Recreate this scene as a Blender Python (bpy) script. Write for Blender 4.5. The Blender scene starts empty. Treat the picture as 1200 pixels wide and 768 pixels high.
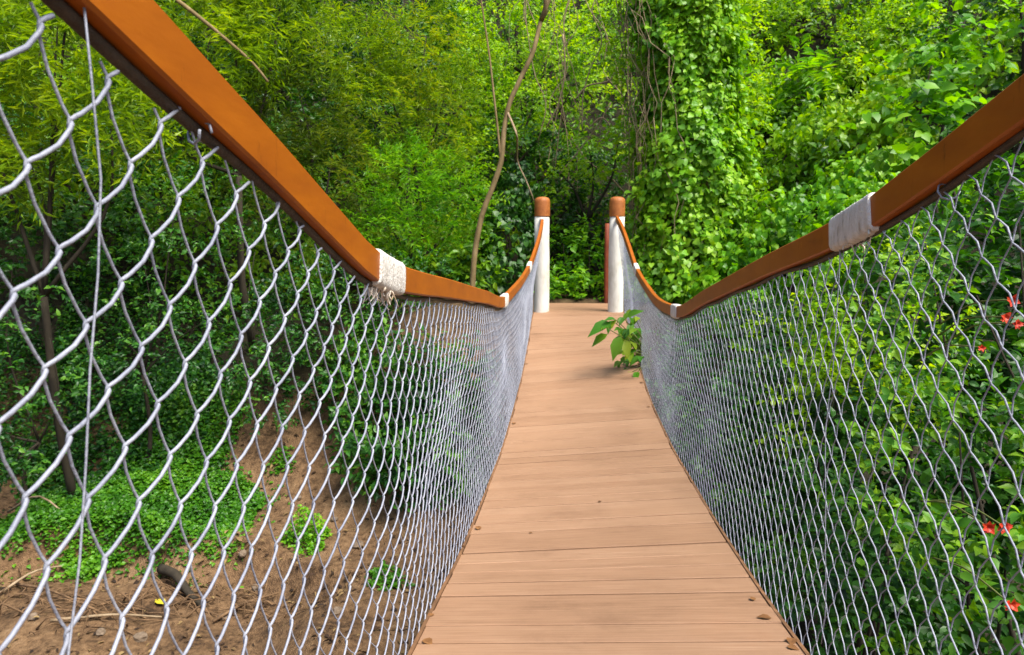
import bpy, bmesh, math, random
import numpy as np
from mathutils import Matrix, Vector
random.seed(7)
RNG = np.random.default_rng(7)
S = bpy.context.scene
COL = S.collection

# ------------------------------------------------------------------ camera, sky, sun, exposure
PITCH, YAW, FOC = 7.79, 4.49, 870.0
CAM = np.array([-.114, 0.0, 1.15])
cd = bpy.data.cameras.new('camera')
cam = bpy.data.objects.new('camera', cd)
COL.objects.link(cam)
cam.location = CAM
cam.rotation_euler = (math.radians(90 - PITCH), 0, math.radians(YAW))
cd.sensor_width = 36
cd.lens = FOC / 1200 * 36
cd.clip_start, cd.clip_end = .02, 600
S.camera = cam
cd.dof.use_dof = True
cd.dof.focus_distance = 1.9
cd.dof.aperture_fstop = 10
SUN_EL, SUN_AZ = 58.0, 128.0            # azimuth clockwise from +Y (the way the bridge runs)
w = bpy.data.worlds.new('World')
S.world = w
w.use_nodes = True
nt = w.node_tree
sky = nt.nodes.new('ShaderNodeTexSky')
sky.sky_type = 'NISHITA'
sky.sun_disc = False
sky.sun_elevation = math.radians(SUN_EL)
sky.sun_rotation = math.radians(SUN_AZ)
sky.dust_density = 3.0
nt.links.new(sky.outputs[0], nt.nodes['Background'].inputs[0])
nt.nodes['Background'].inputs[1].default_value = .105
sd = bpy.data.lights.new('sun', 'SUN')
sd.energy = 3.3
sd.angle = math.radians(30)
sd.color = (1, .95, .86)
sun = bpy.data.objects.new('sun', sd)
COL.objects.link(sun)
e, a = math.radians(SUN_EL), math.radians(SUN_AZ)
sun.rotation_euler = Vector((-math.sin(a) * math.cos(e), -math.cos(a) * math.cos(e), -math.sin(e))).to_track_quat('-Z', 'Y').to_euler()
S.view_settings.view_transform = 'Standard'
S.view_settings.look = 'None'
S.view_settings.exposure = 1.32
S.view_settings.gamma = 1


# ------------------------------------------------------------------ helpers
def tag(o, label=None, cat=None, group=None, kind=None):
    if label: o['label'] = label
    if cat: o['category'] = cat
    if group: o['group'] = group
    if kind: o['kind'] = kind
    return o


def empty(name, loc=(0, 0, 0), label=None, cat=None, group=None):
    o = bpy.data.objects.new(name, None)
    o.empty_display_size = .1
    COL.objects.link(o)
    o.location = loc
    return tag(o, label, cat, group)


def link(name, me, mat=None, parent=None):
    o = bpy.data.objects.new(name, me)
    COL.objects.link(o)
    if mat and not me.materials: me.materials.append(mat)
    if parent:
        o.parent = parent
        o.matrix_parent_inverse = Matrix.Translation(-Vector(parent.location))
    return o


def mesh(name, V, Fs, mat=None, parent=None, smooth=False):
    """V (N,3); Fs list of (M,k) int arrays"""
    V = np.asarray(V, np.float32)
    me = bpy.data.meshes.new(name)
    me.vertices.add(len(V))
    me.vertices.foreach_set('co', V.ravel())
    Fs = [np.asarray(f, np.int32) for f in Fs if len(f)]
    tot = np.concatenate([np.full(len(f), f.shape[1], np.int32) for f in Fs])
    me.loops.add(int(tot.sum()))
    me.polygons.add(len(tot))
    me.loops.foreach_set('vertex_index', np.concatenate([f.ravel() for f in Fs]))
    me.polygons.foreach_set('loop_start', np.concatenate([[0], np.cumsum(tot)[:-1]]).astype(np.int32))
    me.polygons.foreach_set('use_smooth', np.full(len(tot), smooth, bool))
    me.update(calc_edges=True)
    return link(name, me, mat, parent)


def nrm(v):
    return v / np.maximum(np.linalg.norm(v, axis=-1, keepdims=True), 1e-9)


def sweep(P, sec, up=(0, 0, 1), caps=True, scale=None):
    """sweep a closed section (k,2) (side, up) along P (n,3)"""
    P = np.asarray(P, float)
    sec = np.asarray(sec, float)
    T = nrm(np.gradient(P, axis=0))
    Sd = nrm(np.cross(T, np.asarray(up, float)))
    Up = np.cross(Sd, T)
    n, k = len(P), len(sec)
    sc = np.ones(n) if scale is None else np.asarray(scale, float)
    V = P[:, None] + sc[:, None, None] * (Sd[:, None] * sec[None, :, 0:1] + Up[:, None] * sec[None, :, 1:2])
    V = V.reshape(-1, 3)
    i = np.arange(n - 1)[:, None] * k
    j = np.arange(k)[None]
    j2 = (j + 1) % k
    Q = np.stack([i + j, i + j2, i + k + j2, i + k + j], -1).reshape(-1, 4)
    Fs = [Q]
    if caps: Fs.append(np.stack([np.arange(k)[::-1], (n - 1) * k + np.arange(k)]))
    return V, Fs


def ring(k, r=1.0):
    t = np.arange(k) / k * 2 * np.pi
    return np.stack([np.cos(t), np.sin(t)], -1) * r


def tube(name, P, rad, mat, parent=None, k=7):
    P = np.asarray(P, float)
    up = (0, 0, 1) if abs(nrm((P[-1] - P[0])[None])[0, 2]) < .8 else (.3, 1, 0)
    V, Fs = sweep(P, ring(k), up, True, np.broadcast_to(rad, len(P)))
    return mesh(name, V, Fs, mat, parent, True)


def pchip(x, y, q):
    x = np.asarray(x, float); y = np.asarray(y, float)
    h = np.diff(x); dl = np.diff(y) / h
    m = np.zeros_like(y)
    m[0], m[-1] = dl[0], dl[-1]
    for i in range(1, len(x) - 1):
        if dl[i - 1] * dl[i] > 0:
            w1, w2 = 2 * h[i] + h[i - 1], h[i] + 2 * h[i - 1]
            m[i] = (w1 + w2) / (w1 / dl[i - 1] + w2 / dl[i])
    q = np.asarray(q, float)
    i = np.clip(np.searchsorted(x, q) - 1, 0, len(x) - 2)
    t = (q - x[i]) / h[i]
    return ((1 + 2 * t) * (1 - t) ** 2 * y[i] + t * (1 - t) ** 2 * h[i] * m[i] + t * t * (3 - 2 * t) * y[i + 1] + t * t * (t - 1) * h[i] * m[i + 1])


def spl(pts, n=12):
    """smooth path through 3-D points"""
    pts = np.asarray(pts, float)
    s = np.concatenate([[0], np.cumsum(np.linalg.norm(np.diff(pts, axis=0), axis=1))])
    q = np.linspace(0, s[-1], n)
    return np.stack([pchip(s, pts[:, i], q) for i in range(3)], -1)


_th, _ps = math.radians(PITCH), math.radians(YAW)
_R = np.array([math.cos(_ps), math.sin(_ps), 0])
_F = np.array([-math.sin(_ps) * math.cos(_th), math.cos(_ps) * math.cos(_th), -math.sin(_th)])
_U = np.cross(_R, _F)


def at(u, v, y):
    """point of the valley seen at (u, v) of the 1200 px photograph, y metres along the bridge"""
    r = _R * (u - 600) / FOC + _U * (384 - v) / FOC + _F
    return CAM + r * (y - CAM[1]) / r[1]


def smooth(t):
    t = np.clip(t, 0, 1)
    return t * t * (3 - 2 * t)


def snoise(x, y, s=0.0):
    return (np.sin(x * 1.7 + 1.3 * np.sin(y * 1.1 + s) + s) + np.sin(y * 2.3 + 1.1 * np.sin(x * 1.9 - s) + 2 * s) + .5 * np.sin(x * 4.1 + y * 3.3 + s)) / 2.5


# ------------------------------------------------------------------ materials
def new_mat(name):
    m = bpy.data.materials.new(name)
    m.use_nodes = True
    t = m.node_tree
    return m, t, t.nodes['Principled BSDF'], t.nodes['Material Output']


def N(t, kind, **kw):
    n = t.nodes.new('ShaderNode' + kind)
    for k, v in kw.items():
        if k in n.inputs: n.inputs[k].default_value = v
        else: setattr(n, k, v)
    return n


def ramp(t, fac, stops):
    r = t.nodes.new('ShaderNodeValToRGB')
    el = r.color_ramp.elements
    while len(el) < len(stops): el.new(.5)
    for q, (p, c) in zip(el, stops):
        q.position = p
        q.color = (*c, 1)
    t.links.new(fac, r.inputs[0])
    return r.outputs[0]


def leaf_mat(name, cols, trans=.35, rough=.42, nscale=1.1, nmix=.5):
    """cols: list of stops from deep to pale leaf colour"""
    m, t, b, out = new_mat(name)
    g = t.nodes.new('ShaderNodeNewGeometry')
    oi = t.nodes.new('ShaderNodeObjectInfo')
    ad = N(t, 'Math', operation='ADD')
    t.links.new(g.outputs['Random Per Island'], ad.inputs[0])
    t.links.new(oi.outputs['Random'], ad.inputs[1])
    fr = N(t, 'Math', operation='FRACT')
    t.links.new(ad.outputs[0], fr.inputs[0])
    no = N(t, 'TexNoise', Scale=nscale, Detail=2.0)
    t.links.new(g.outputs['Position'], no.inputs['Vector'])
    mr = N(t, 'MapRange')
    mr.inputs['From Min'].default_value, mr.inputs['From Max'].default_value = .3, .7
    t.links.new(no.outputs[0], mr.inputs[0])
    mx = N(t, 'Mix', data_type='FLOAT')
    mx.inputs[0].default_value = nmix
    t.links.new(fr.outputs[0], mx.inputs[2])
    t.links.new(mr.outputs[0], mx.inputs[3])
    n = len(cols)
    c = ramp(t, mx.outputs[0], [((.12 + .76 * i / (n - 1)), c) for i, c in enumerate(cols)])
    t.links.new(c, b.inputs['Base Color'])
    b.inputs['Roughness'].default_value = rough
    b.inputs['Specular IOR Level'].default_value = .35
    tr = t.nodes.new('ShaderNodeBsdfTranslucent')
    hs = N(t, 'HueSaturation', Hue=.49, Saturation=1.15, Value=1.6)
    t.links.new(c, hs.inputs['Color'])
    t.links.new(hs.outputs[0], tr.inputs[0])
    ms = t.nodes.new('ShaderNodeMixShader')
    ms.inputs[0].default_value = trans
    t.links.new(b.outputs[0], ms.inputs[1])
    t.links.new(tr.outputs[0], ms.inputs[2])
    t.links.new(ms.outputs[0], out.inputs[0])
    return m


def noise_mat(name, stops, scale=6, rough=.8, bump=.3, bscale=40, stretch=(1, 1, 1), detail=6, spec=.3, metal=0.0, objrand=0.0, dist=.01):
    m, t, b, out = new_mat(name)
    tc = t.nodes.new('ShaderNodeNewGeometry')
    mp = N(t, 'Mapping')
    mp.inputs['Scale'].default_value = stretch
    t.links.new(tc.outputs['Position'], mp.inputs[0])
    no = N(t, 'TexNoise', Scale=scale, Detail=detail, Roughness=.6)
    t.links.new(mp.outputs[0], no.inputs['Vector'])
    fac = no.outputs[0]
    if objrand:
        oi = t.nodes.new('ShaderNodeObjectInfo')
        ma = N(t, 'Math', operation='MULTIPLY_ADD')
        ma.inputs[1].default_value = objrand
        t.links.new(oi.outputs['Random'], ma.inputs[0])
        t.links.new(fac, ma.inputs[2])
        sb = N(t, 'Math', operation='SUBTRACT')
        sb.inputs[1].default_value = objrand / 2
        t.links.new(ma.outputs[0], sb.inputs[0])
        fac = sb.outputs[0]
    c = ramp(t, fac, stops)
    t.links.new(c, b.inputs['Base Color'])
    b.inputs['Roughness'].default_value = rough
    b.inputs['Specular IOR Level'].default_value = spec
    b.inputs['Metallic'].default_value = metal
    if bump:
        n2 = N(t, 'TexNoise', Scale=bscale, Detail=5.0)
        t.links.new(mp.outputs[0], n2.inputs['Vector'])
        bp = N(t, 'Bump', Strength=bump, Distance=dist)
        t.links.new(n2.outputs[0], bp.inputs['Height'])
        t.links.new(bp.outputs[0], b.inputs['Normal'])
    return m


M = dict(
    plank=noise_mat('plank_composite', [(.2, (.20, .110, .060)), (.4, (.27, .152, .086)), (.6, (.305, .178, .104)), (.85, (.375, .235, .148))], 3.2, .66, .3, 22, (1.1, 34, 4), objrand=.2, dist=.003, detail=9),
    fascia=noise_mat('fascia_wood', [(.3, (.10, .05, .022)), (.7, (.2, .1, .045))], 9, .8, .3, 30, (1, 1, 1)),
    rail=noise_mat('rail_wood', [(.2, (.15, .033, .002)), (.38, (.26, .064, .002)), (.6, (.31, .082, .002)), (.82, (.38, .112, .005))], 4, .5, .25, 14, (5, 1.2, 4), spec=.3, detail=9, dist=.003),
    cloth=noise_mat('white_cloth', [(.28, (.42, .37, .30)), (.42, (.66, .62, .56)), (.7, (.80, .77, .72))], 18, .95, .9, 130, (1, 3, 1), detail=9),
    fray=noise_mat('frayed_cloth', [(.35, (.36, .25, .15)), (.6, (.7, .64, .55))], 30, .9, .3, 100),
    wire=noise_mat('galvanised_wire', [(.3, (.16, .17, .22)), (.7, (.31, .325, .375))], 14, .58, .3, 140, spec=.4, metal=.1),
    cable_shade=noise_mat('dark_cable_shade', [(.3, (.03, .022, .016)), (.7, (.07, .05, .035))], 20, .6, .4, 150),
    post=noise_mat('white_painted_post', [(.28, (.24, .22, .15)), (.40, (.50, .48, .41)), (.5, (.60, .58, .52)), (.8, (.70, .68, .63))], 6, .8, .5, 35, (1, 1, .4), detail=9),
    cap=noise_mat('brown_cap', [(.3, (.20, .060, .014)), (.7, (.36, .125, .028))], 14, .55, .2, 40),
    redpole=noise_mat('red_pole', [(.3, (.16, .03, .012)), (.7, (.25, .055, .02))], 9, .6, .1, 40),
    soil=None,
    bark=noise_mat('pale_bark', [(.3, (.09, .062, .024)), (.55, (.19, .135, .06)), (.8, (.30, .22, .12))], 9, .85, .5, 40, (1, 1, .35)),
    barkdark=noise_mat('dark_bark', [(.3, (.018, .014, .009)), (.7, (.045, .035, .022))], 9, .9, .5, 30, (1, 1, .35)),
    vine=noise_mat('dry_vine', [(.3, (.16, .11, .06)), (.7, (.33, .25, .16))], 12, .85, .3, 60),
    root=noise_mat('root_wood', [(.3, (.07, .04, .02)), (.7, (.2, .12, .06))], 12, .9, .4, 60),
    stem=noise_mat('green_stem', [(.3, (.07, .09, .02)), (.7, (.13, .15, .04))], 12, .6, .1, 60),
    dry=noise_mat('dry_leaf', [(.3, (.07, .028, .008)), (.7, (.19, .085, .026))], 30, .8, .1, 60, objrand=.5),
    litter=leaf_mat('litter_leaf', [(.015, .008, .004), (.04, .02, .009), (.09, .05, .02), (.22, .15, .06)], .05, .85, nmix=.2),
    stone=noise_mat('brown_stone', [(.3, (.08, .055, .035)), (.7, (.2, .15, .105))], 25, .85, .4, 60),
    red=noise_mat('red_petal', [(.3, (.36, .012, .006)), (.7, (.50, .05, .012))], 30, .5, .1, 60),
)
LM = dict(
    feather=leaf_mat('leaf_feathery', [(.04, .10, .006), (.12, .23, .008), (.21, .33, .010), (.29, .33, .012)], .45),
    olive=leaf_mat('leaf_olive', [(.022, .05, .005), (.055, .105, .008), (.11, .17, .010), (.16, .19, .014)], .38),
    bamboo=leaf_mat('leaf_lance', [(.07, .15, .008), (.17, .29, .010), (.30, .40, .014)], .48),
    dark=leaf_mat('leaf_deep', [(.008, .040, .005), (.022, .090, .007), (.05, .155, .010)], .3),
    mid=leaf_mat('leaf_mid', [(.020, .075, .005), (.055, .16, .008), (.12, .26, .012)], .4),
    bright=leaf_mat('leaf_bright', [(.035, .15, .006), (.12, .33, .009), (.26, .46, .013)], .45),
    lime=leaf_mat('leaf_lime', [(.08, .22, .006), (.21, .40, .008), (.36, .50, .012)], .48),
    ivy=leaf_mat('leaf_ivy', [(.05, .17, .008), (.14, .34, .012), (.29, .48, .024)], .38, .4),
    cover=leaf_mat('leaf_cover', [(.018, .085, .005), (.05, .18, .008), (.12, .29, .012)], .38),
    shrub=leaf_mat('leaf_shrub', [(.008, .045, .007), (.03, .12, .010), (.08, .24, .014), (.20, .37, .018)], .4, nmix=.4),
    shade=leaf_mat('leaf_shade', [(.005, .030, .006), (.014, .070, .009), (.04, .15, .014), (.12, .27, .02)], .36, nmix=.45),  # leaf colour lowered to carry the shade, palest stop for leaf highlights
    under=leaf_mat('leaf_undergrowth', [(.02, .08, .005), (.07, .19, .008), (.16, .32, .010), (.27, .38, .012)], .42, nscale=.5, nmix=.6),
    tip=leaf_mat('leaf_young', [(.018, .09, .010), (.04, .16, .012), (.08, .24, .014), (.22, .30, .018)], .42),
)

t = M['plank'].node_tree
b = t.nodes['Principled BSDF']
src = b.inputs['Base Color'].links[0].from_socket
g = t.nodes.new('ShaderNodeNewGeometry')
no = N(t, 'TexNoise', Scale=2.3, Detail=8.0, Roughness=.7)
t.links.new(g.outputs['Position'], no.inputs['Vector'])
mo = ramp(t, no.outputs[0], [(.28, (.76, .74, .72)), (.44, (.94, .93, .92)), (.56, (1, 1, 1)), (.72, (1.0, .96, .93))])
mx = N(t, 'Mix', data_type='RGBA', blend_type='MULTIPLY')
mx.inputs[0].default_value = 1
t.links.new(src, mx.inputs[6])
t.links.new(mo, mx.inputs[7])
t.links.new(mx.outputs[2], b.inputs['Base Color'])
# pale scuffs along the rails
t = M['rail'].node_tree
b = t.nodes['Principled BSDF']
src = b.inputs['Base Color'].links[0].from_socket
g = t.nodes.new('ShaderNodeNewGeometry')
mp = N(t, 'Mapping')
mp.inputs['Scale'].default_value = (8, 26, 5)
t.links.new(g.outputs['Position'], mp.inputs[0])
no = N(t, 'TexNoise', Scale=1.6, Detail=9.0, Roughness=.72)
t.links.new(mp.outputs[0], no.inputs['Vector'])
sc = ramp(t, no.outputs[0], [(.30, (.55, .5, .5)), (.40, (1, 1, 1)), (.66, (1, 1, 1)), (.74, (1.5, 1.9, 3.5))])
mx = N(t, 'Mix', data_type='RGBA', blend_type='MULTIPLY')
mx.inputs[0].default_value = 1
t.links.new(src, mx.inputs[6])
t.links.new(sc, mx.inputs[7])
t.links.new(mx.outputs[2], b.inputs['Base Color'])

# ------------------------------------------------------------------ terrain (gully, banks, hillside)
FLOOR = -2.45


def ground(x, y):
    x = np.asarray(x, float); y = np.asarray(y, float)
    near = smooth((2.0 - y) / 2.2)
    k = smooth((-1.2 - x) / 2.2)
    yf = 7.0 + 1.4 * k
    yt = 10.4 + 1.7 * k + .5 * smooth((-4 - x) / 2)
    far = smooth((y - yf) / (yt - yf))
    h = FLOOR + (-FLOOR) * np.maximum(near, far)
    side = np.where(x > 0, np.maximum(x - 1.2, 0) * .62, np.maximum(-x - 4.5, 0) * .45)
    up = np.maximum((y - 11.6) * .62 + side - .35, 0) * smooth((y - 7.5) / 5)
    up = np.minimum(up, 9 + .55 * np.sqrt(up + .01))
    up += np.maximum(y - 21, 0) * .55 * smooth((60 - y) / 30)
    path = smooth((1.6 - np.abs(x)) / 1.0) * smooth((14.5 - y) / 2)
    up *= 1 - .8 * path
    h = h + up
    h = h - .22 * smooth((1.0 - np.abs(x)) / .3) * smooth((11.7 - y) / .4) * smooth((y - 8) / 1.5)
    led = 7.55 + .35 * np.sin(x * .9) + .12 * np.sin(x * 3.1)        # low washed-out ledge along the gully floor
    h = h - .34 * smooth((led - y) / .14) * smooth((-2.2 - x) / .8) + .07 * np.exp(-((y - led - .12) / .15) ** 2) * smooth((-2.2 - x) / .8)
    # long side walls of the valley, well off the bridge
    h = h + np.maximum(np.abs(x) - 12, 0) * .35 * smooth((y + 5) / 12)
    h = h + .10 * snoise(x * 1.3, y * 1.3, 1.0) * smooth((np.abs(x) - .9) / .8) + .05 * snoise(x * 4, y * 4, 2.0) * smooth((np.abs(x) - .9) / .8)
    return h


def soil_material():
    m, t, b, out = new_mat('soil')
    g = t.nodes.new('ShaderNodeNewGeometry')
    n1 = N(t, 'TexNoise', Scale=.9, Detail=7.0, Roughness=.62)
    n2 = N(t, 'TexNoise', Scale=14.0, Detail=6.0, Roughness=.65)
    n3 = N(t, 'TexNoise', Scale=70.0, Detail=4.0)
    for n in (n1, n2, n3): t.links.new(g.outputs['Position'], n.inputs['Vector'])
    mx = N(t, 'Mix', data_type='FLOAT')
    mx.inputs[0].default_value = .5
    t.links.new(n1.outputs[0], mx.inputs[2])
    t.links.new(n2.outputs[0], mx.inputs[3])
    c = ramp(t, mx.outputs[0], [(.36, (.035, .020, .010)), (.45, (.11, .062, .029)), (.55, (.19, .113, .056)), (.68, (.27, .18, .10))])
    # leaf litter on the wooded slopes, its dark colour also carrying shade
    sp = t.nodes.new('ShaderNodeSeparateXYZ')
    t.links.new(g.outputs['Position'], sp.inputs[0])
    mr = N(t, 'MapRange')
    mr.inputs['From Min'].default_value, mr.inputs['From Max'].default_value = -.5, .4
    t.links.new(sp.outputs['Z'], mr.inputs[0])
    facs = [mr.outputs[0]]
    for ax_, lo, hi in (('X', .5, 1.1), ('Y', 9.7, 10.6)):          # litter darkened for the shade behind the shrubs, flowered side and wooded bank
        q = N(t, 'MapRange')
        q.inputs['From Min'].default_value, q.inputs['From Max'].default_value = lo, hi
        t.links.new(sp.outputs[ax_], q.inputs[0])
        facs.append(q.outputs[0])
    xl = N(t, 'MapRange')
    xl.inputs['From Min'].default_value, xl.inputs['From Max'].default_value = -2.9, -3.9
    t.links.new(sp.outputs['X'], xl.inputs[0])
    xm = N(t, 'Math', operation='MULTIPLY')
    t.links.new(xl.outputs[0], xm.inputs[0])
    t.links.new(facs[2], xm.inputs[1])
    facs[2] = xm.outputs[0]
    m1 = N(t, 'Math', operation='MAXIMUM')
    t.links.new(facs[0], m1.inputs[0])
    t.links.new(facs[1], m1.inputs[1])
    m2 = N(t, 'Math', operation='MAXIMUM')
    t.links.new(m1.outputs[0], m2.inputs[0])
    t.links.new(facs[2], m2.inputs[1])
    litter_shade = ramp(t, n2.outputs[0], [(.35, (.010, .009, .004)), (.55, (.024, .020, .009)), (.7, (.05, .042, .018))])
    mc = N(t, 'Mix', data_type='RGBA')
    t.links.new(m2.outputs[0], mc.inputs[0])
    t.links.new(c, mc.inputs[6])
    t.links.new(litter_shade, mc.inputs[7])
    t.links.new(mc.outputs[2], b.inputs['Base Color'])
    b.inputs['Roughness'].default_value = .85
    b.inputs['Specular IOR Level'].default_value = .25
    ad = N(t, 'Math', operation='ADD')
    t.links.new(n2.outputs[0], ad.inputs[0])
    t.links.new(n3.outputs[0], ad.inputs[1])
    bp = N(t, 'Bump', Strength=.7, Distance=.05)
    t.links.new(ad.outputs[0], bp.inputs['Height'])
    t.links.new(bp.outputs[0], b.inputs['Normal'])
    return m


M['soil'] = soil_material()


def axis(lo, hi, a, b, fine, grow=1.18):
    v = list(np.arange(a, b + 1e-6, fine))
    st = fine
    while v[-1] < hi:
        st *= grow
        v.append(v[-1] + st)
    st = fine
    while v[0] > lo:
        st *= grow
        v.insert(0, v[0] - st)
    return np.array(v)


gx, gy = axis(-110, 110, -9, 9, .13), axis(-90, 130, 0, 16, .13)
X, Y = np.meshgrid(gx, gy)
Z = ground(X, Y)
nx, ny = len(gx), len(gy)
i = (np.arange(ny - 1)[:, None] * nx + np.arange(nx - 1)[None]).ravel()
ter = mesh('ground', np.stack([X, Y, Z], -1).reshape(-1, 3), [np.stack([i, i + 1, i + nx + 1, i + nx], -1)], M['soil'], None, True)
tag(ter, kind='structure')

# ------------------------------------------------------------------ the bridge
DL = ([-1.2, 0, 1, 2.14, 2.74, 3.25, 3.86, 4.57, 5.5, 6.4, 7.6, 8.8, 10.1, 11.3], [.5, .24, .0, -.188, -.305 + .03, -.355, -.405, -.455, -.495, -.48, -.41, -.22, -.01, 0])
DR = ([-1.2, 0, 1, 2.13, 2.62, 3.1, 3.67, 4.29, 5.2, 6.2, 7.3, 8.6, 10.0, 11.3], [.5, .26, .05, -.123, -.19, -.24, -.29, -.33, -.38, -.385, -.315, -.17, .0, 0])
RL = np.array([(-.6, -.9, 1.87), (-.6, -.2, 1.68), (-.6, .3, 1.53), (-.6, .774, 1.386), (-.6, .972, 1.322), (-.6, 1.101, 1.281), (-.6, 1.503, 1.145), (-.6, 1.75, 1.064), (-.6, 1.95, 1.019), (-.6, 2.3, .972), (-.6, 2.826, .912), (-.6, 4.1, .758), (-.6, 5.53, .602), (-.59, 6.754, .612), (-.58, 8.2, .672), (-.535, 9.068, .87), (-.51, 9.62, 1.035), (-.49, 9.99, 1.22)])
RR = np.array([(.6, -.9, 1.9), (.6, -.2, 1.73), (.6, .6, 1.53), (.6, 1.245, 1.349), (.6, 1.442, 1.29), (.6, 1.643, 1.232), (.6, 1.889, 1.165), (.6, 2.761, 1.005), (.6, 3.9, .79), (.6, 5.021, .582), (.6, 6.1, .535), (.598, 6.925, .575), (.58, 7.89, .69), (.545, 8.5, .90), (.51, 9.2, 1.115), (.49, 9.99, 1.25)])


def deck_z(y, s):
    return pchip(*(DL if s < 0 else DR), y)


def rail_p(y, s):
    A = RL if s < 0 else RR
    return np.stack([pchip(A[:, 1], A[:, 0], y), np.asarray(y, float), pchip(A[:, 1], A[:, 2], y)], -1)


deck = empty('bridge_deck', (0, 5.2, -.4), 'sagging brown plank walkway of the footbridge running to the far bank', 'walkway')
y = -1.0
rnd = random.Random(3)
kk = 0
while y < 11.05:
    wd = .138 if rnd.random() < .85 else .125
    gap = rnd.choice([.0015, .002, .003, .004, .006, .008, .011])
    y2 = y + wd
    dz = rnd.uniform(-.002, .002)
    tw = rnd.uniform(-.001, .001)
    ends = [(-.6 + rnd.uniform(-.006, .006), -1), (.6 + rnd.uniform(-.006, .006), 1)]
    V = []
    for x, s in ends:
        za, zb = float(deck_z(y, s)), float(deck_z(y2, s))
        o = dz + tw * s
        c = .0022
        V += [(x, y, za - .028), (x, y, za - c + o), (x, y + c, za + o), (x, y2 - c, zb + o), (x, y2, zb - c + o), (x, y2, zb - .028)]
    Q = [(j, (j + 1) % 6, 6 + (j + 1) % 6, 6 + j) for j in range(6)]
    mesh('plank', V, [np.array([q[::-1] for q in Q]), np.array([[0, 1, 2, 3, 4, 5], [11, 10, 9, 8, 7, 6]])], M['plank'], deck)
    y = y2 + gap
yy = np.linspace(-1, 11.1, 60)
for s in (-1, 1):
    P = np.stack([np.full(60, s * .607), yy, deck_z(yy, s) - .052], -1)
    V, Fs = sweep(P, [(-.006, -.055), (.006, -.055), (.006, .055), (-.006, .055)])
    mesh('edge_board', V, Fs, M['fascia'], deck)
    P = np.stack([np.full(60, s * .42), yy, (deck_z(yy, -1) * (.5 - s * .35) + deck_z(yy, 1) * (.5 + s * .35)) - .085], -1)
    V, Fs = sweep(P, [(-.03, -.05), (.03, -.05), (.03, .05), (-.03, .05)])
    mesh('beam', V, Fs, M['fascia'], deck)

# handrails
hw, hh, ch = .018, .0375, .004
SEC = [(-hw + ch, -hh), (hw - ch, -hh), (hw, -hh + ch), (hw, hh - ch), (hw - ch, hh), (-hw + ch, hh), (-hw, hh - ch), (-hw, -hh + ch)]
JOINTS = {-1: [1.93, 5.45, 8.35], 1: [1.94, 5.03, 7.9]}
for s, lab in ((-1, 'orange timber handrail whose first white joint wrap has frayed cloth dangling below it'), (1, 'shaded brown timber handrail over the fence with the red flowers behind it')):
    h = empty('handrail', (s * .6, 5, .7), lab, 'handrail', 'handrails of the footbridge')
    cuts = [-.9] + JOINTS[s] + [9.97]
    for a_, b_ in zip(cuts[:-1], cuts[1:]):
        q = np.linspace(a_ + .004, b_ - .004, max(8, int((b_ - a_) * 9)))
        V, Fs = sweep(rail_p(q, s), SEC)
        mesh('rail_beam', V, Fs, M['rail'], h)
    q = np.linspace(-.9, 9.93, 130)
    P = rail_p(q, s)
    P[:, 2] -= .046
    P[:, 0] += s * .006
    P[:, 2] -= .004 * np.sin(q * 9)
    tube('cable_shade', P, .008, M['cable_shade'], h, 6)  # dark line kept for the shade under the rail, shaped as a cable
    for j, yj in enumerate(JOINTS[s]):
        ln = (.13, .12, .10)[j]
        q = np.linspace(yj - ln, yj + ln, 64)
        P = rail_p(q, s)
        k = 18
        t = np.arange(k) / k * 2 * np.pi
        c, d = np.cos(t), np.sin(t)
        sec = np.stack([np.sign(c) * np.abs(c) ** .45 * .0245, np.sign(d) * np.abs(d) ** .45 * .0445], -1)
        sc = 1 + .05 * np.sin(np.linspace(0, np.pi, 64)) ** .5 + .022 * np.abs(np.sin(np.arange(64) * 1.05)) + RNG.normal(0, .007, 64)
        V, Fs = sweep(P, sec, scale=sc)
        V = V + RNG.normal(0, .0005, V.shape)
        wr = mesh('wrap', V, Fs, M['cloth'], h, True)
        if j == 0:
            for n in range(34 if s < 0 else 8):
                b0 = rail_p(np.array([yj - ln * rnd.uniform(-.3, 1.05)]), s)[0] + np.array([rnd.uniform(-.02, .02), 0, -.045])
                L = rnd.uniform(.012, .045) * (1.0 if s < 0 else .6)
                dv = np.array([rnd.uniform(-.02, .02), rnd.uniform(-.03, .02), -L])
                tube('frayed_end', spl([b0, b0 + dv * .5 + np.array([rnd.uniform(-.008, .008), rnd.uniform(-.012, .012), 0]), b0 + dv], 5), np.linspace(rnd.uniform(.002, .005), .001, 5), M['fray'], wr, 5)
    for yj in ([.95] if s < 0 else [1.5]):       # small ties that hold the mesh under the rail
        P = rail_p(np.array([yj]), s)[0] + np.array([0, 0, -.058])
        t = np.linspace(0, 2 * np.pi, 9)
        tube('tie', P + np.stack([.015 * np.cos(t), .02 * np.sin(t * .5 + yj), .016 * np.sin(t)], -1), .002, M['wire'], h, 5)

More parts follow.
